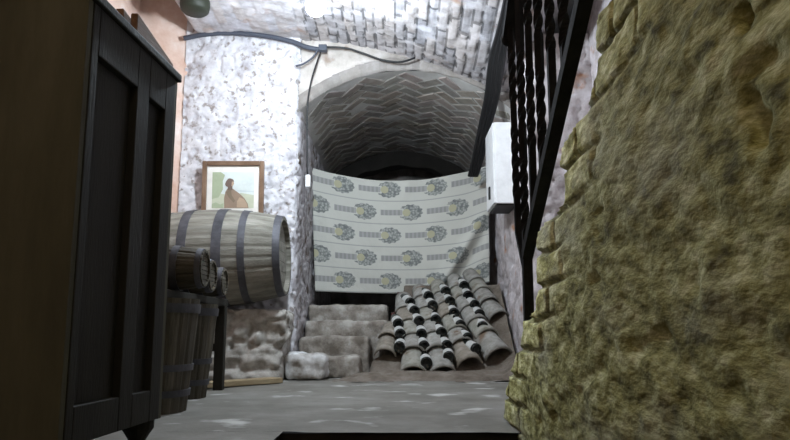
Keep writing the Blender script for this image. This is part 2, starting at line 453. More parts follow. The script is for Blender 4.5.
# iron railing on the stair
XRAIL = .43
A = at_x(584, 0, XRAIL); B = at_x(527, 255, XRAIL)
sl = (A.z - B.z) / (A.y - B.y)
def rail_z(y): return B.z + sl * (y - B.y)
rail = thing('stair_railing', 'black wrought iron stair railing with twisted bars above the mossy wall', 'railing', (XRAIL, B.y, 0))
def loc(p): return Vector(p) - Vector(rail.location)
def bar_path(pts, w, hgt, twist=0.0, zones=None, n=60):
    """a square bar along pts; twist in turns within zones"""
    bm = bmesh.new(); P = [Vector(p) for p in pts]
    L_ = [0]
    for a, b in zip(P, P[1:]): L_.append(L_[-1] + (b - a).length)
    rings = []; ang = 0
    for i in range(n + 1):
        s = L_[-1] * i / n
        k = max(j for j in range(len(P) - 1) if L_[j] <= s + 1e-9)
        t = (s - L_[k]) / max(1e-9, L_[k + 1] - L_[k]); p = P[k].lerp(P[k + 1], t)
        d = (P[-1] - P[0]).normalized()
        f = i / n
        if zones and any(a <= f <= b for a, b in zones): ang += twist
        x = Vector((1, 0, 0)); yv = d.cross(x).normalized()
        ca, sa = math.cos(ang), math.sin(ang)
        e1 = x * ca + yv * sa; e2 = -x * sa + yv * ca
        rings.append([bm.verts.new(p + e1 * (a * w / 2) + e2 * (b * hgt / 2)) for a, b in ((-1, -1), (1, -1), (1, 1), (-1, 1))])
    for a, b in zip(rings, rings[1:]):
        for j in range(4): bm.faces.new((a[j], a[(j + 1) % 4], b[(j + 1) % 4], b[j]))
    bm.faces.new(rings[0]); bm.faces.new(rings[-1])
    return bm
y_end = -.55
obj('bottom_rail', bar_path([loc((XRAIL, B.y + .0, rail_z(B.y))), loc((XRAIL, y_end, rail_z(y_end)))], .034, .034, n=4), M['iron'], rail)
HH = 1.0
obj('handrail', bar_path([loc((XRAIL, 2.50, rail_z(2.50) + HH)), loc((XRAIL, y_end, rail_z(y_end) + HH))], .05, .03, n=4), M['iron'], rail)
obj('newel_post', bar_path([loc((XRAIL, B.y, .16)), loc((XRAIL, B.y, rail_z(B.y) + .02))], .030, .030, n=4), M['iron'], rail)
by = [2.46, 2.285]
while by[-1] > y_end + .2: by.append(by[-1] - .150)
for i, yb in enumerate(by):
    p0 = Vector((XRAIL, yb, rail_z(yb))); p1 = Vector((XRAIL, yb, rail_z(yb) + HH))
    if i == 0: p0 = Vector((XRAIL, B.y + .01, rail_z(B.y) - .06)); pts = [p0, Vector((XRAIL, 2.42, rail_z(2.4) + .18)), p1]
    else: pts = [p0, p1]
    zones = ((.10, .34), (.46, .72)) if i % 2 else ((.24, .50), (.64, .9))
    if i == 0: zones = ((.35, .6), (.7, .9))
    obj('baluster', bar_path([loc(p) for p in pts], .021, .021, .36, zones, 80), M['iron'], rail)
bm = bmesh.new(); bmesh.ops.create_icosphere(bm, subdivisions=2, radius=.03, matrix=Matrix.Translation(loc((XRAIL, 2.52, rail_z(2.50) + HH))))
obj('end_knob', bm, M['iron'], rail, smooth=True)

# ------------------------------------------------------------------ cabinet (front, left)
pf = at(166, 330, 1.9)
pn = at(66.5, 330, 1.385)
dirv = Vector((pf.x - pn.x, pf.y - pn.y)); Lc = dirv.length; dirv.normalize()
yaw = -math.atan2(dirv.x, dirv.y)
ztop = at(180, 75, 1.9).z; zbot = at(162, 418, 1.9).z
near = Vector((pf.x, 1.9)) - dirv * Lc
cab = thing('cabinet', 'tall dark wooden cabinet with two recessed panels at the left edge', 'cabinet', (near.x, near.y, 0), yaw)
Dc = .44     # local: y along the panelled face, x = 0 at that face, body towards -x
hz = ztop - zbot
obj('side_panel', bx((-Dc, 0, zbot), (-.002, .02, ztop - .022), .002), M['cab'], cab)
obj('side_panel', bx((-Dc, Lc - .02, zbot), (-.002, Lc, ztop - .022), .002), M['cab'], cab)
obj('back_panel', bx((-Dc, .02, zbot), (-Dc + .012, Lc - .02, ztop - .022)), M['cab'], cab)
obj('top_board', bx((-Dc, -.006, ztop - .022), (.008, Lc + .006, ztop), .004), M['cabdark'], cab)
obj('bottom_board', bx((-Dc + .012, .02, zbot), (-.026, Lc - .02, zbot + .02)), M['cabdark'], cab)
f0, f1 = -.024, 0.0
def fr(name, y0, y1, z0, z1, x0=f0, x1=f1, bev=.003, m='cabdark'): return obj(name, bx((x0, y0, z0), (x1, y1, z1), bev), M[m], cab)
st = [(.0205, .050), (.255, .325), (.432, Lc - .0205)]
for y0, y1 in st: fr('stile', y0, y1, zbot + .001, ztop - .023)
for (y0, y1), (y2, y3) in zip(st, st[1:]):
    fr('rail', y1 + .0005, y2 - .0005, zbot + .001, zbot + .078)
    fr('rail', y1 + .0005, y2 - .0005, ztop - .13, ztop - .023)
    fr('front_panel', y1 + .0005, y2 - .0005, zbot + .0785, ztop - .1305, f0, f0 + .006, 0)
for lx in (-Dc + .06, -.045):
    for ly in (.05, Lc - .043):
        bm = bmesh.new(); lathe(bm, [(.020, 0), (.024, .012), (.020, .03), (.030, zbot - .035), (.040, zbot - .02), (.040, zbot - .001)], 16, M=Matrix.Translation((lx, ly, 0)))
        obj('leg', bm, M['cabdark'], cab, smooth=False)
def cw(x, y, z):
    q = Matrix.Rotation(yaw, 4, 'Z') @ Vector((x, y, 0)); return Vector((near.x + q.x, near.y + q.y, z))
# boards on the cabinet
for i, (x0, x1, y0, y1, h, lb) in enumerate([(-.020, -.002, .235, .478, .054, 'brown board standing on edge on the cabinet, nearer the front of its top'), (-.042, -.022, .200, .470, .050, 'brown board standing on edge on the cabinet, farther back of the pair')]):
    p = cw(0, 0, ztop + .0005)
    bm = bmesh.new(); box(bm, (x0, y0, 0), (x1, y1, h))
    for v in bm.verts:
        if v.co.z > .01 and v.co.y > y0 + .1: v.co.z = .016
    bmesh.ops.bevel(bm, geom=bm.edges[:], offset=.002, segments=2, affect='EDGES')
    o = obj('wooden_board', bm, M['board']); o.location = p; o.rotation_euler = (0, 0, yaw)
    tag(o, lb, 'board', 'boards on the cabinet')

# ------------------------------------------------------------------ barrels, kegs, tubs
def stave_tint(o, n, ax=2):
    def fn(p):
        c = p.center; a = math.floor((math.atan2(c.y, c.x) / (2 * PI) + .5) * n)
        k = .78 + .4 * h2(a, 5); return (k, k * .99, k * .97)
    tint_faces(o, fn)
def barrel_parts(root, L_, rb, rh, wood, nst, hoops, Mx, rec=.03):
    def rad(t): return rb - (rb - rh) * (2 * t - 1) ** 2 * 1.0
    prof = [(rad(i / 24), -L_ / 2 + L_ * i / 24) for i in range(25)]
    ci = rh - (.018 if rec > .02 else .009)
    prof = [(ci, -L_ / 2 + rec + .005), (ci, -L_ / 2)] + prof + [(ci, L_ / 2), (ci, L_ / 2 - rec - .005)]
    bm = bmesh.new(); lathe(bm, prof, nst * 4, 4, .0035)
    o = obj('staves', bm, wood, root); stave_tint(o, nst); o.matrix_local = Mx
    for s in (-1, 1):
        bm = bmesh.new()
        for k in range(7):
            x0 = -ci + 2 * ci * k / 7; x1 = x0 + 2 * ci / 7 - .003
            pts = [(x0, -1), (x1, -1), (x1, 1), (x0, 1)]
            q = [(x, sg * math.sqrt(max(0.0004, (ci + .002) ** 2 - x * x))) for x, sg in pts]
            zz = s * (L_ / 2 - rec)
            top = [bm.verts.new((x, y, zz)) for x, y in q]; bot = [bm.verts.new((x, y, zz - s * .015)) for x, y in q]
            bm.faces.new(top); bm.faces.new(bot)
            for j in range(4): bm.faces.new((top[j], top[(j + 1) % 4], bot[(j + 1) % 4], bot[j]))
        o = obj('head', bm, wood, root); tint_faces(o, lambda p: (.85 + .3 * h2(math.floor(p.center.x * 20), 2),) * 3); o.matrix_local = Mx
    for t0, t1 in hoops:
        bm = bmesh.new(); pr = []
        for i in range(5):
            t = t0 + (t1 - t0) * i / 4; pr.append((rad(t) + .004, -L_ / 2 + L_ * t))
        pin = [(rad(t1) - .002, -L_ / 2 + L_ * t1), (rad(t0) - .002, -L_ / 2 + L_ * t0)]
        lathe(bm, pr + pin, 64, close=True)
        o = obj('hoop', bm, M['hoop'], root, smooth=False); o.matrix_local = Mx
YBAR = 4.45
bc = at(211, 258, YBAR)
be = at(284, 252, YBAR)
LB = .95; RBL = .31
bc = Vector((bc.x, YBAR, at(215, 307, YBAR - .05).z + RBL))
tilt = R(2.0)
root = thing('wine_barrel', 'large grey oak wine barrel lying on its side below the framed picture', 'barrel', (bc.x, YBAR, bc.z - RBL))
Mx = Matrix.Translation((0, 0, RBL)) @ Matrix.Rotation(-tilt, 4, 'Y') @ Matrix.Rotation(PI / 2, 4, 'Y')
barrel_parts(root, LB, RBL, .248, M['oak'], 26, [(.0, .045), (.215, .26), (.36, .42), (.58, .64), (.74, .785), (.955, 1.0)], Mx)
BARZ = bc.z - RBL

# rubble ledge under the barrel
def ledge_blocks():
    zt = BARZ - .012
    x0, x1 = XL + .02, XJ - .02
    bm = rough_box((x0, 4.36, -.01), (x1, YB - .03, zt), .014, .028, 6, .05, 3.0)
    for v in bm.verts:
        c = v.co
        if c.y < 4.6:
            if c.z < .19:       # dressed slabs at the foot
                d, r = brick(c.x, c.z + .02, .6, .095); v.co.y -= .02 * sm(d, 0, .02) + .01 * r
            else:
                cell = noise.voronoi(c * 8)[0]; v.co.y += .03 * (1 - sm(cell[1] - cell[0], 0, .25)) - .01 + .016 * fbm(c, 18)
        if v.co.z > zt: v.co.z = zt
        v.co.x = min(v.co.x, x1 + .012)
        if v.co.x > x1 - .08: v.co.x += .055 * sm(v.co.z, .2, .3) * (1 - sm(v.co.y, 4.5, 4.62)) + .012 * fbm(v.co, 12)
    return bm
o = obj('stone_ledge', ledge_blocks(), M['rock'], smooth=True)
tag(o, 'rough rubble stone ledge built against the white wall under the barrel', 'ledge')

# keg rack and kegs
RZ = .435
rk = thing('keg_rack', 'dark low wooden rack whose leg stands behind the tubs', 'rack', (-1.06, 3.1, 0))
for xx in (-.17, .14): obj('rack_rail', bx((xx - .025, -.72, RZ), (xx + .025, .68, RZ + .035), .004), M['cabdark'], rk)
for xx in (-.17, .14):
    for yy in (-.69, .64): obj('leg', bx((xx - .025, yy - .025, 0), (xx + .025, yy + .025, RZ - .0005), .004), M['cabdark'], rk)
for yy in (-.69, .64): obj('cross_bar', bx((-.144, yy - .015, .2), (.114, yy + .015, .24), .003), M['cabdark'], rk)
for i, (yk, rr, xe, lb) in enumerate([(2.93, .095, 206, 'small dark keg lying on the rack, nearest of the three to the cabinet'), (3.28, .09, 214, 'small dark keg lying on the rack, middle of the three'), (3.62, .085, 226, 'small dark keg lying on the rack, farthest of the three near the barrel')]):
    ex = at(xe, 265, yk).x
    k = thing('wine_keg', lb, 'keg', (ex - .2, yk, RZ + .0365), 0, 'kegs on the rack')
    Mx = Matrix.Translation((0, 0, rr - .001)) @ Matrix.Rotation(PI / 2, 4, 'Y')
    barrel_parts(k, .40, rr, rr * .80, M['oakdark'], 16, [(.0, .06), (.25, .32), (.68, .75), (.93, .985)], Mx, .008)
def tub(name, label, cx, cy, rt, rbm, h, nst):
    t = thing(name, label, 'tub', (cx, cy, 0), 0, 'wooden tubs behind the cabinet')
    bm = bmesh.new()
    lathe(bm, [(rbm, 0.001)] + [(rbm + (rt - rbm) * i / 8, h * i / 8) for i in range(1, 9)] + [(rt - .022, h), (rbm - .022, .03)], nst * 4, 4, .004)
    o = obj('staves', bm, M['oakdark'], t); stave_tint(o, nst)
    for z0, z1 in ((.06, .085), (.155, .18), (h - .055, h - .02)):
        bm = bmesh.new(); r0 = rbm + (rt - rbm) * z0 / h; r1 = rbm + (rt - rbm) * z1 / h
        lathe(bm, [(r0 - .001, z0), (r0 + .006, z0), (r1 + .006, z1), (r1 - .001, z1)], 64, close=True)
        obj('hoop', bm, M['hoop'], t)
ta = at(199, 290, 2.78); tc_ = at(221, 306, 3.40)
tub('wooden_tub', 'dark staved wooden tub close behind the cabinet, nearer of the two', ta.x - .20, 2.78, .20, .165, .43, 22)
tub('wooden_tub', 'dark staved wooden tub beside the rack leg, farther of the two', tc_.x - .155, 3.33, .155, .115, .43, 18)

# plank on the floor in front of the ledge
p0 = at_z(214, 389, 0); p1 = at_z(283, 384, 0)
ang = math.atan2(p1.y - p0.y, p1.x - p0.x)
o = obj('wooden_plank', bx((-.25, 0, 0), ((p1 - p0).length, .10, .03), .004), M['plank']); o.location = (p0.x, p0.y, .006); o.rotation_euler = (0, 0, ang)
tag(o, 'thin yellowish plank lying flat on the floor below the barrel', 'plank')

# ------------------------------------------------------------------ picture
YPIC = 4.745
c0 = at(203.5, 161.5, YPIC); c1 = at(265, 161, YPIC); zb = at(230, 219, YPIC).z
W = c1.x - c0.x; Hh = c0.z - zb
pic = thing('framed_picture', 'brown framed picture with cream mount hanging on the white wall', 'picture', ((c0.x + c1.x) / 2, YPIC + .02, zb))
pic.rotation_euler = (R(3), 0, 0)
bm = bmesh.new(); fwid = .032
def frame_prism(bm, W, H, w, t0, t1):
    for (a, b) in (((-W / 2, 0), (-W / 2 + w, H)), ((W / 2 - w, 0), (W / 2, H)), ((-W / 2 + w, 0), (W / 2 - w, w)), ((-W / 2 + w, H - w), (W / 2 - w, H))):
        box(bm, (a[0], t0, a[1]), (b[0], t1, b[1]), .006)
frame_prism(bm, W, Hh, fwid, -.03, .0)
obj('frame', bm, M['frame'], pic)
bm = bx((-W / 2 + .01, -.012, .01), (W / 2 - .01, -.004, Hh - .01)); obj('mount', bm, M['mat'], pic)
pmount = bpy.data.objects['mount']
bm = bmesh.new()
pw, ph = W - 2 * fwid - .075, Hh - 2 * fwid - .09
pz = fwid + .045
def poly(pts, k, lay):
    vs = [bm.verts.new((-pw / 2 + pw * x, -.013 - .0006 * lay, pz + ph * y)) for x, y in pts]
    f = bm.faces.new(vs); f.material_index = k
poly([(0, 0), (1, 0), (1, 1), (0, 1)], 0, 0)
poly([(0, 0), (1, 0), (1, .36), (.7, .42), (.4, .36), (0, .45)], 1, 1)
poly([(0, .25), (.16, .3), (.26, .52), (.25, .75), (.3, .92), (.2, 1), (0, 1)], 2, 2)
poly([(.30, 0), (.88, 0), (.86, .12), (.78, .27), (.66, .40), (.54, .50), (.46, .57), (.38, .56), (.32, .46), (.29, .28)], 3, 3)
poly([(.60, .02), (.86, .02), (.84, .13), (.76, .25), (.66, .30), (.60, .18)], 5, 4)
poly([(.33, .44), (.45, .55), (.47, .36), (.56, .20), (.52, .15), (.40, .30)], 6, 5)
poly([(.37, .50), (.48, .50), (.49, .62), (.38, .64)], 4, 5)
poly([(.415 + (.10 + .02 * math.sin(2 * a)) * math.cos(a), .70 + .125 * math.sin(a)) for a in [2 * PI * i / 20 for i in range(20)]], 4, 6)
poly([(.46, .60), (.50, .62), (.525, .68), (.51, .74), (.47, .73)], 5, 7)
poly([(0, .12), (.10, .16), (.2, .1), (.28, .14), (.28, 0), (0, 0)], 2, 2)
poly([(.30, .38), (.62, .46), (1, .44), (1, .47), (.62, .5), (.30, .43)], 7, 2)
o = obj('print', bm, [M['sky'], M['field'], M['leaf'], M['robe'], M['hair'], plain('print_tan', (.46, .34, .24), .5), plain('print_umber', (.22, .17, .12), .5), plain('print_haze', (.56, .63, .64), .5)], pmount, recalc=False)

# ------------------------------------------------------------------ steps
def step(x0, x1, y0, y1, z1, m, lb, seed, z0=0.0):
    o = obj('stone_step', rough_box((x0, y0, z0), (x1, y1, z1), .013, .012, 6, .026, seed), m, smooth=True)
    return tag(o, lb, 'step', 'worn stone steps')
XS = XJ + .015
step(XS, -.235, 4.66, 4.915, .140, M['step'], 'lowest of the worn stone steps climbing to the cloth', 1)
o = obj('stone_block', rough_box((-.70, 4.44, 0), (-.43, 4.648, .165), .011, .016, 7, .045, 9), M['palestep'], smooth=True)
tag(o, 'pale whitish stone block lying in front of the lowest step', 'stone')
step(XS, -.18, 4.93, 5.165, .265, M['step'], 'second stone step up, behind the lowest one', 2)
step(XS, -.05, 5.18, 5.365, .378, M['step'], 'third stone step up, with a pale front edge', 3)
step(XS, -.05, 5.38, 5.60, ZP, M['step'], 'topmost stone step just below the hanging cloth', 4)

# earth bank under the tiles
SLP, YF = .80, 4.70
def bank_left(y):
    return -.44 + .235 * sm(y, 4.58, 4.64) + .055 * sm(y, 4.885, 4.915) + .17 * sm(y, 5.11, 5.165)
def bank(u, y):
    x0 = bank_left(y); x = x0 + (XP - .03 - x0) * u
    z = SLP * (y - YF) - .032
    w = (x, y, 0)
    z = max(z, 0.0) + .05 * (1 - sm(abs(y - 4.62), .0, .26)) * sm(x, -.45, -.1)
    z += .012 * fbm(w, 7) + .006 * nz(w, 22)
    if x > .70: z += .12 * (x - .70) / .14
    z = max(min(z, .66), -.01)
    return Vector((x, y, z * sm(u, 0, .07) - .006 * (1 - sm(u, 0, .07))))
bm = grid(bank, [0, .008, .016, .025, .035] + lin(.05, 1, .016), lin(4.30, 5.62, .013))
bm.verts.ensure_lookup_table()
o = obj('earth_bank', bm, M['earth'], smooth=True)
tag(o, 'sloping bank of packed brown earth the clay tiles lie on', 'earth bank')

# ------------------------------------------------------------------ roof tiles
def tile_mesh():
    bm = bmesh.new(); n = 14; L_ = .34; th = .013
    ro = lambda t: .096 - .020 * t
    rings = []
    for i in range(7):
        t = i / 6; r = ro(t)
        out = []; inn = []
        for k in range(n + 1):
            a = PI * (.04 + .92 * k / n)
            out.append(bm.verts.new((r * math.cos(a), t * L_, r * .95 * math.sin(a))))
            inn.append(bm.verts.new(((r - th) * math.cos(a), t * L_, ((r * .95) - th) * math.sin(a))))
        rings.append((out, inn))
    for (a, b), (c, d) in zip(rings, rings[1:]):
        for k in range(n):
            bm.faces.new((a[k], a[k + 1], c[k + 1], c[k])); bm.faces.new((b[k], b[k + 1], d[k + 1], d[k]))
        for k in (0, n): bm.faces.new((a[k], c[k], d[k], b[k]))
    for a, b in (rings[0], rings[-1]):
        for k in range(n): bm.faces.new((a[k], a[k + 1], b[k + 1], b[k]))
    return bm
protos = []
def on_slope(px, py, lift=0.0):
    d = ray(px, py)      # plane z = SLP*(y-YF)+lift
    t = (SLP * -YF + lift - CAM.z + 0) / (d.z - SLP * d.y)
    return CAM + d * t
cols = [
    [(385, 358), (388, 343), (391, 331)],
    [(413.5, 377), (413, 358), (412, 344), (409, 329), (405, 316), (403, 301)],
    [(443, 377), (437, 357), (434, 342), (430, 329), (426, 316), (422, 304), (420, 293)],
    [(470, 368), (462, 350), (457, 337), (450, 323), (445, 311), (441, 300), (438, 288)],
    [(499, 360), (487, 341), (477, 328), (469, 315), (463, 304), (458, 294), (454, 282)],
    [(499, 321), (489, 308), (482, 297), (476, 287), (471, 277)],
]
ordn = ['first', 'second', 'third', 'fourth', 'fifth', 'sixth', 'seventh']
cname = ['leftmost short column', 'second column from the left', 'third column from the left', 'fourth column from the left', 'fifth column from the left', 'short upper right column']
ups = ['bottom', 'second up', 'third up', 'fourth up', 'fifth up', 'top']
tcol = {'tile_a': 'grey', 'tile_b': 'brownish', 'tile_c': 'pale greenish grey'}
meshes = {}
for kname in tcol:
    o = obj('clay_tile', tile_mesh(), M[kname], smooth=False)
    for p in o.data.polygons: p.use_smooth = True
    meshes[kname] = o.data; bpy.data.objects.remove(o)
for ci, pts in enumerate(cols):
    P = [on_slope(*p) for p in pts]
    nrow = len(P) - 1
    for ri in range(nrow):
        kname = random.choice(['tile_a', 'tile_a', 'tile_b', 'tile_c'])
        o = bpy.data.objects.new('clay_tile', meshes[kname]); COL.objects.link(o)
        d = (P[ri + 1] - P[ri]); L_ = d.length; d.normalize()
        s = .98 - .045 * ri if ci not in (5,) else .92 - .045 * ri
        if ci == 4 and ri == 0: s = 1.12
        if ci == 0: s = .82 - .04 * ri
        nrm = Vector((0, -SLP, 1)).normalized()
        X = d.cross(nrm).normalized(); Z = X.cross(d).normalized()
        # tile lies a little flatter than the slope so that each overlaps the one below
        tl = R(-4.5) if ri else R(-3)
        rot = Matrix((X, d, Z)).transposed().to_4x4() @ Matrix.Rotation(tl, 4, 'X') @ Matrix.Rotation(R(random.uniform(-3, 3)), 4, 'Y') @ Matrix.Rotation(R(random.uniform(-2.5, 2.5)), 4, 'Z')
        base = P[ri] + Z * (.006 + (.016 if ri else 0))
        ly = min(.34 * s, L_ + .07) / .34
        if ri == nrow - 1: ly = min(ly, (L_ + .03) / .34)
        o.matrix_world = Matrix.Translation(base) @ rot @ Matrix.Diagonal((s, ly, s, 1))
        up = 'top' if ri == nrow - 1 else ups[ri]
        tag(o, '%s curved clay tile, %s in the %s' % (tcol[kname], up, cname[ci]), 'tile', 'curved clay tiles on the bank')

# ------------------------------------------------------------------ bottles in the gutters
g8 = lambda x, y: (370 + x / 3.67, 270 + y / 3.67)
gut = [
    [(107, 285), (113, 238), (105, 200)],
    [(208, 343), (200, 282), (190, 238), (183, 190), (166, 152), (150, 122)],
    [(290, 322), (285, 280), (265, 232), (243, 185), (232, 132), (217, 98)],
    [(393, 292), (362, 252), (335, 205), (310, 160), (296, 117), (280, 80)],
    [(415, 210), (405, 165), (388, 130), (362, 96), (348, 60)],
]
gname = ['leftmost gutter', 'second gutter from the left', 'middle gutter', 'fourth gutter from the left', 'rightmost gutter']
BR, BLn = .039, .27
def bottle_proto():
    bm = bmesh.new()
    lathe(bm, [(.012, .012), (.026, .006), (BR - .006, 0), (BR - .001, .004), (BR, .012), (BR, .135), (BR - .004, .155), (.022, .18), (.015, .20), (.0135, .262), (.0155, .263), (.0155, .27), (.006, .27)], 24)
    body = obj('bottle_glass', bm, M['glass'], None, smooth=True)
    bm = bmesh.new(); lathe(bm, [(BR - .0005, .024), (BR + .0008, .024), (BR + .0008, .09), (BR - .0005, .09)], 24, close=True)
    lab = obj('pale_band', bm, M['label'], None, smooth=False)
    bm = bmesh.new(); lathe(bm, [(.0138, .225), (.0146, .225), (.0146, .2715), (.004, .2715)], 16); cap = obj('foil_capsule', bm, M['foil'], None, smooth=True)
    return body, lab, cap
pb = bottle_proto(); first = True
for gi, pts in enumerate(gut):
    for bi, p in enumerate(pts):
        px, py = g8(*p)
        c = on_slope(px, py, .112)
        q = g8(*pts[bi + 1]) if bi + 1 < len(pts) else None
        if q: d = on_slope(*q, .112) - c
        else: d = on_slope(*g8(*pts[bi]), .112) - on_slope(*g8(*pts[bi - 1]), .112)
        az = math.atan2(d.x, d.y)
        pit = R(16 + random.uniform(-2, 2))
        dv = Vector((math.sin(az) * math.cos(pit), math.cos(az) * math.cos(pit), math.sin(pit)))
        t = thing('wine_bottle', 'dark wine bottle, %s from the bottom in the %s between tiles' % (ordn[bi], gname[gi]), 'bottle', c, 0, 'wine bottles among the tiles')
        t.rotation_mode = 'QUATERNION'
        t.rotation_quaternion = dv.to_track_quat('Z', 'Y')
        for o in pb:
            if first: c2 = o
            else:
                c2 = o.copy(); COL.objects.link(c2)
            c2.parent = t
        first = False

# ------------------------------------------------------------------ printed cloth
def cloth_material():
    m = bpy.data.materials.new('printed_cotton'); m.use_nodes = True
    N = m.node_tree.nodes; L = m.node_tree.links; b = N['Principled BSDF']
    b.inputs['Roughness'].default_value = .9; b.inputs['Specular IOR Level'].default_value = .1
    uv = N.new('ShaderNodeUVMap'); uv.uv_map = 'UVMap'
    sp = N.new('ShaderNodeSeparateXYZ'); L.new(uv.outputs['UV'], sp.inputs['Vector'])
    def val(x): return x
    def op(o, a, b_=None, c=None):
        n = N.new('ShaderNodeMath'); n.operation = o
        for i, x in enumerate((a, b_, c)):
            if x is None: continue
            if isinstance(x, (int, float)): n.inputs[i].default_value = x
            else: L.new(x, n.inputs[i])
        return n.outputs[0]
    U, V = sp.outputs['X'], sp.outputs['Y']        # V counted in rows from the top, U in motif periods
    row = op('FLOOR', V); fv = op('SUBTRACT', V, row)
    par = op('MODULO', row, 2.0)
    uu = op('ADD', U, op('MULTIPLY', par, 0.53))
    fu = op('SUBTRACT', uu, op('FLOOR', uu))
    lt = lambda a, b_: op('LESS_THAN', a, b_)
    gt = lambda a, b_: op('GREATER_THAN', a, b_)
    # motif: bar from .04..0.46 ; head ellipse centred .66
    dx = op('DIVIDE', op('SUBTRACT', fu, .68), .27); dy = op('DIVIDE', op('SUBTRACT', fv, .5), .36)
    rr = op('SQRT', op('ADD', op('MULTIPLY', dx, dx), op('MULTIPLY', dy, dy)))
    ang_ = op('ARCTAN2', dy, dx)
    lob = op('ADD', .96, op('MULTIPLY', .05, op('SINE', op('MULTIPLY', ang_, 13.0))))
    notch = op('MULTIPLY', lt(dx, -.55), lt(op('ABSOLUTE', dy), .45))
    head = op('MULTIPLY', lt(rr, lob), op('SUBTRACT', 1.0, notch))
    bar = op('MULTIPLY', op('MULTIPLY', gt(fu, .03), lt(fu, .50)), lt(op('ABSOLUTE', op('SUBTRACT', fv, .5)), .12))
    dx2 = op('DIVIDE', op('SUBTRACT', fu, .59), .085); dy2 = op('DIVIDE', op('SUBTRACT', fv, .5), .16)
    core = lt(op('ADD', op('MULTIPLY', dx2, dx2), op('MULTIPLY', dy2, dy2)), 1.0)
    line = gt(op('ABSOLUTE', op('SUBTRACT', fv, .5)), .478)
    cx = N.new('ShaderNodeCombineXYZ'); L.new(op('MULTIPLY', uu, 21.0), cx.inputs[0]); L.new(op('MULTIPLY', V, 12.0), cx.inputs[1])
    vo = N.new('ShaderNodeTexVoronoi'); vo.inputs['Scale'].default_value = 1.0; L.new(cx.outputs[0], vo.inputs['Vector'])
    cell = N.new('ShaderNodeValToRGB'); L.new(vo.outputs['Distance'], cell.inputs['Fac'])
    cell.color_ramp.elements[0].position = .15; cell.color_ramp.elements[0].color = (.46, .47, .44, 1)
    cell.color_ramp.elements[1].position = .75; cell.color_ramp.elements[1].color = (.19, .205, .20, 1)
    wv = op('SINE', op('MULTIPLY', fu, 70.0))
    def mix(f, a, col):
        x = N.new('ShaderNodeMix'); x.data_type = 'RGBA'; L.new(f, x.inputs['Factor'])
        if isinstance(a, tuple): x.inputs['A'].default_value = (*a, 1)
        else: L.new(a, x.inputs['A'])
        if isinstance(col, tuple): x.inputs['B'].default_value = (*col, 1)
        else: L.new(col, x.inputs['B'])
        return x.outputs['Result']
    c = (.60, .60, .55)
    c = mix(line, c, (.40, .41, .39))
    c = mix(bar, c, (.33, .33, .32))
    c = mix(op('MULTIPLY', bar, gt(wv, .2)), c, (.40, .40, .39))
    c = mix(head, c, cell.outputs['Color'])
    c = mix(core, c, (.47, .45, .31))
    L.new(c, b.inputs['Base Color'])
    n3 = N.new('ShaderNodeTexNoise'); n3.inputs['Scale'].default_value = 14
    tc = N.new('ShaderNodeTexCoord'); L.new(tc.outputs['Object'], n3.inputs['Vector'])
    bp = N.new('ShaderNodeBump'); bp.inputs['Strength'].default_value = .25; bp.inputs['Distance'].default_value = .02
    L.new(n3.outputs['Fac'], bp.inputs['Height']); L.new(bp.outputs['Normal'], b.inputs['Normal'])
    return m
M['cloth'] = cloth_material()
YC = 5.70
def lerp(a, b, t): return a + (b - a) * t
nu_, nv_ = 130, 90
bm = bmesh.new(); uvl = bm.loops.layers.uv.new('UVMap')
g = []
for j in range(nv_ + 1):
    row = []
    for i in range(nu_ + 1):
        s, t = i / nu_, j / nv_
        tx = lerp(311.5, 489, s); ty = lerp(167.5, 165, s) + 15.5 * 4 * s * (1 - s) * (1 - .12 * s)
        bx_ = lerp(315.5, 489, s); by_ = 291.5 + 2.0 * math.sin(PI * s) - 9 * sm(s, .84, 1.0)
        px = lerp(tx, bx_, t); py = lerp(ty, by_, t)
        yo = -.010 * math.sin(6 * s + 2 * t) + .010 * fbm((s * 2, t * 1.2, 3), 2.2)
        # sag folds fanning out of the right corner
        q = (s - .80) * .9 + (t - .75) * .42
        yo += -.06 * math.exp(-(q / .035) ** 2) * sm(t, .25, .75)
        yo += .04 * math.exp(-((q - .085) / .04) ** 2) * sm(t, .25, .8)
        yo += -.012 * math.exp(-((s - .30 - .25 * (1 - t)) / .03) ** 2) * sm(1 - t, .5, 1)
        yo += .014 * math.sin(22 * s + 5 * t) * (1 - t) ** 2 * .5
        yy = YC + yo - .02 * t
        p = at(px, py, YC); p.y = yy
        row.append((bm.verts.new(p), s, t))
    g.append(row)
for j in range(nv_):
    for i in range(nu_):
        q = [g[j][i], g[j][i + 1], g[j + 1][i + 1], g[j + 1][i]]
        f = bm.faces.new([x[0] for x in q])
        for lp, x in zip(f.loops, q):
            lp[uvl].uv = (x[1] * 3.82 + .02 + .03 * x[2], 4.93 * x[2] + .10)
o = obj('printed_cloth', bm, M['cloth'], smooth=True)
sd = o.modifiers.new('thickness', 'SOLIDIFY'); sd.thickness = .0015
tag(o, 'cream cloth with rows of grey and yellow motifs hung across the passage', 'cloth')

# ------------------------------------------------------------------ fittings
def on_ceiling(px, py, gap=.03):
    lo, hi = 2.6, 4.84
    for _ in range(40):
        m_ = (lo + hi) / 2; p = at(px, py, m_)
        if p.z < ceil_z(p.x, p.y) - gap: lo = m_
        else: hi = m_
    return at(px, py, lo)
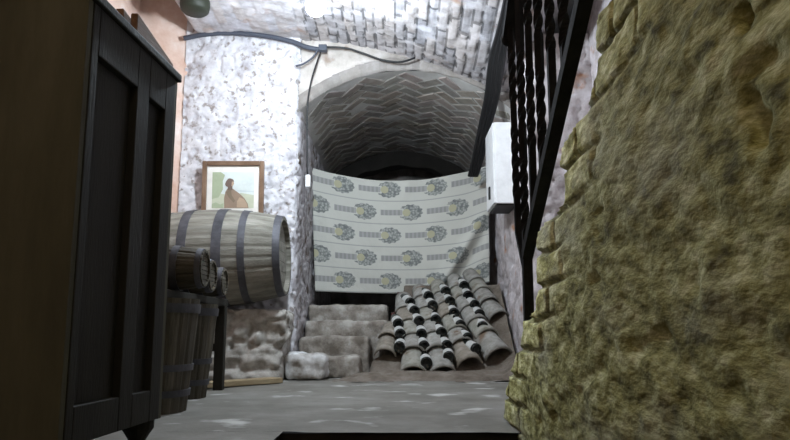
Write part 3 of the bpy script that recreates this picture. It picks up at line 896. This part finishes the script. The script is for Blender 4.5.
# electric box on the right passage wall
bn0 = at(492.5, 122, 4.72); bn1 = at(492.5, 203, 4.72)
eb = thing('electrical_box', 'white electrical box mounted on the right wall beside the cloth', 'electrical box', (bn0.x, 4.72, bn1.z))
eh = bn0.z - bn1.z
obj('housing', bx((.012, 0, 0), (XP + .014 - bn0.x, .40, eh), .006), M['boxw'], eb)
edoor = obj('door', bx((0, .004, .004), (.0115, .396, eh - .004), .003), M['boxw'], eb)
obj('latch', bx((-.012, .17, .06), (-.0005, .21, .15), .004), M['black'], edoor)
obj('bottom_plate', bx((.02, .02, -.012), (XP + .0 - bn0.x, .38, -.0005), .002), M['black'], eb)
# light bulb
lp = at(316, 4, 3.65)
zc_ = ceil_z(lp.x, lp.y)
bulb = thing('light_bulb', 'glowing white bulb hanging just under the vaulted ceiling', 'lamp', (lp.x, lp.y, lp.z))
bm = bmesh.new(); lathe(bm, [(.005, -.066), (.032, -.061), (.053, -.038), (.059, -.006), (.050, .022), (.030, .042), (.018, .05)], 24); obj('bulb_glass', bm, M['bulb'], bulb, smooth=True)
bm = bmesh.new(); lathe(bm, [(.018, .0505), (.020, .052), (.020, .085), (.010, .095), (.004, max(.1, zc_ - lp.z - .002))], 20); obj('socket', bm, M['socket'], bulb, smooth=True)
# cables
def cable(name, label, pts, r, m, cat='cable'):
    bm = bmesh.new(); tube(bm, pts, r, 8, 8); return tag(obj(name, bm, m, smooth=True), label, cat)
yw = YB - .05
cable('cable', 'thick grey cable clipped along the top of the white wall', [at(184, 38.5, yw), at(205, 34.5, yw), at(230, 33, yw), at(262, 35.5, yw), at(290, 41, yw), at(306, 47, yw), at(322, 50, yw)], .018, M['cable'])
cable('wire', 'thin black wire drooping from the junction across the arch top', [at(322, 47, yw), at(345, 48, yw), at(362, 53, yw), at(382, 60, yw), at(400, 62, yw), at(415, 58, yw)], .008, M['black'])
cable('wire', 'thin black wire hanging down the left side of the arch', [at(321, 51, yw), at(317, 62, yw), at(311, 82, yw), at(307.5, 105, yw), at(307, 140, yw), at(307.5, 174, yw)], .006, M['black'])
cable('wire', 'short slack wire beside the corner of the white wall', [at(318, 50, yw - .03), at(312, 58, yw - .03), at(303, 64, yw - .02), at(296, 66, yw)], .007, M['cable'])
bm = bmesh.new(); q = at(323, 48.5, yw); box(bm, (q.x - .03, yw - .03, q.z - .022), (q.x + .03, yw + .03, q.z + .022), .008)
tag(obj('junction_box', bm, M['cable']), 'small grey junction box where the cables meet by the arch', 'junction box')
q = at(308, 181, yw)
bm = bx((q.x - .016, yw - .015, q.z - .042), (q.x + .016, yw + .03, q.z + .042), .004)
tag(obj('wall_switch', bm, M['boxw']), 'small white plastic switch on the corner left of the cloth', 'switch')
# black cable bundle, top right of the arch
cb = thing('cable_bundle', 'thick black bundle of cables running down the right end of the arch', 'cables', on_ceiling(500, 40))
o0 = Vector(cb.location)
for i in range(7):
    k = i - 3
    pts = [on_ceiling(511 + k * .9, -14, .03), on_ceiling(504 + k * 1.4, 25, .03), on_ceiling(497 + k * 2.2, 60, .035), at(492 + k * 2.0, 96, 4.78), at(485 + k * 1.7, 126, 5.05), at(478 + k * 1.5, 158, 5.36), at(473 + k * 1.3, 176, 5.5)]
    pts = [p + Vector((0, .012 * (i % 2), 0)) - o0 for p in pts]
    bm = bmesh.new(); tube(bm, pts, .013, 8, 6); obj('cable', bm, M['black'], cb, smooth=True)
# dark olive housing up on the ceiling at the left
q = on_ceiling(197, 13, .06)
bm = bmesh.new()
lathe(bm, [(.07, -.05), (.085, -.035), (.09, .0), (.09, .07)], 20, M=Matrix.Translation((q.x, q.y - .05, q.z + .03)) @ Matrix.Diagonal((1.05, 1.2, 1, 1)))
tag(obj('ceiling_vent', bm, M['oliveobj'], smooth=True), 'dark olive rounded housing fixed to the ceiling above the white wall', 'vent')

# ------------------------------------------------------------------ light
def point(name, loc, e, c, r):
    l = bpy.data.lights.new(name, 'POINT'); l.energy = e; l.color = c; l.shadow_soft_size = r
    o = bpy.data.objects.new(name, l); COL.objects.link(o); o.location = loc; return o
point('bulb_light', (lp.x, lp.y - .0, lp.z - .125), 42, (.77, .90, 1.0), .05)
point('warm_fill', (-.25, -.7, 2.3), 11, (1.0, .91, .70), .15)  # added warm fill for the flank wall and cabinet side, source unseen
w = bpy.data.worlds.new('cellar_dark'); S.world = w; w.use_nodes = True
w.node_tree.nodes['Background'].inputs['Color'].default_value = (.5, .55, .6, 1)
w.node_tree.nodes['Background'].inputs['Strength'].default_value = .02
vs_ = S.view_settings
S.display_settings.display_device = 'sRGB'
vs_.view_transform = 'Standard'; vs_.look = 'None'; vs_.gamma = 1; vs_.exposure = 0.9; vs_.use_curve_mapping = False
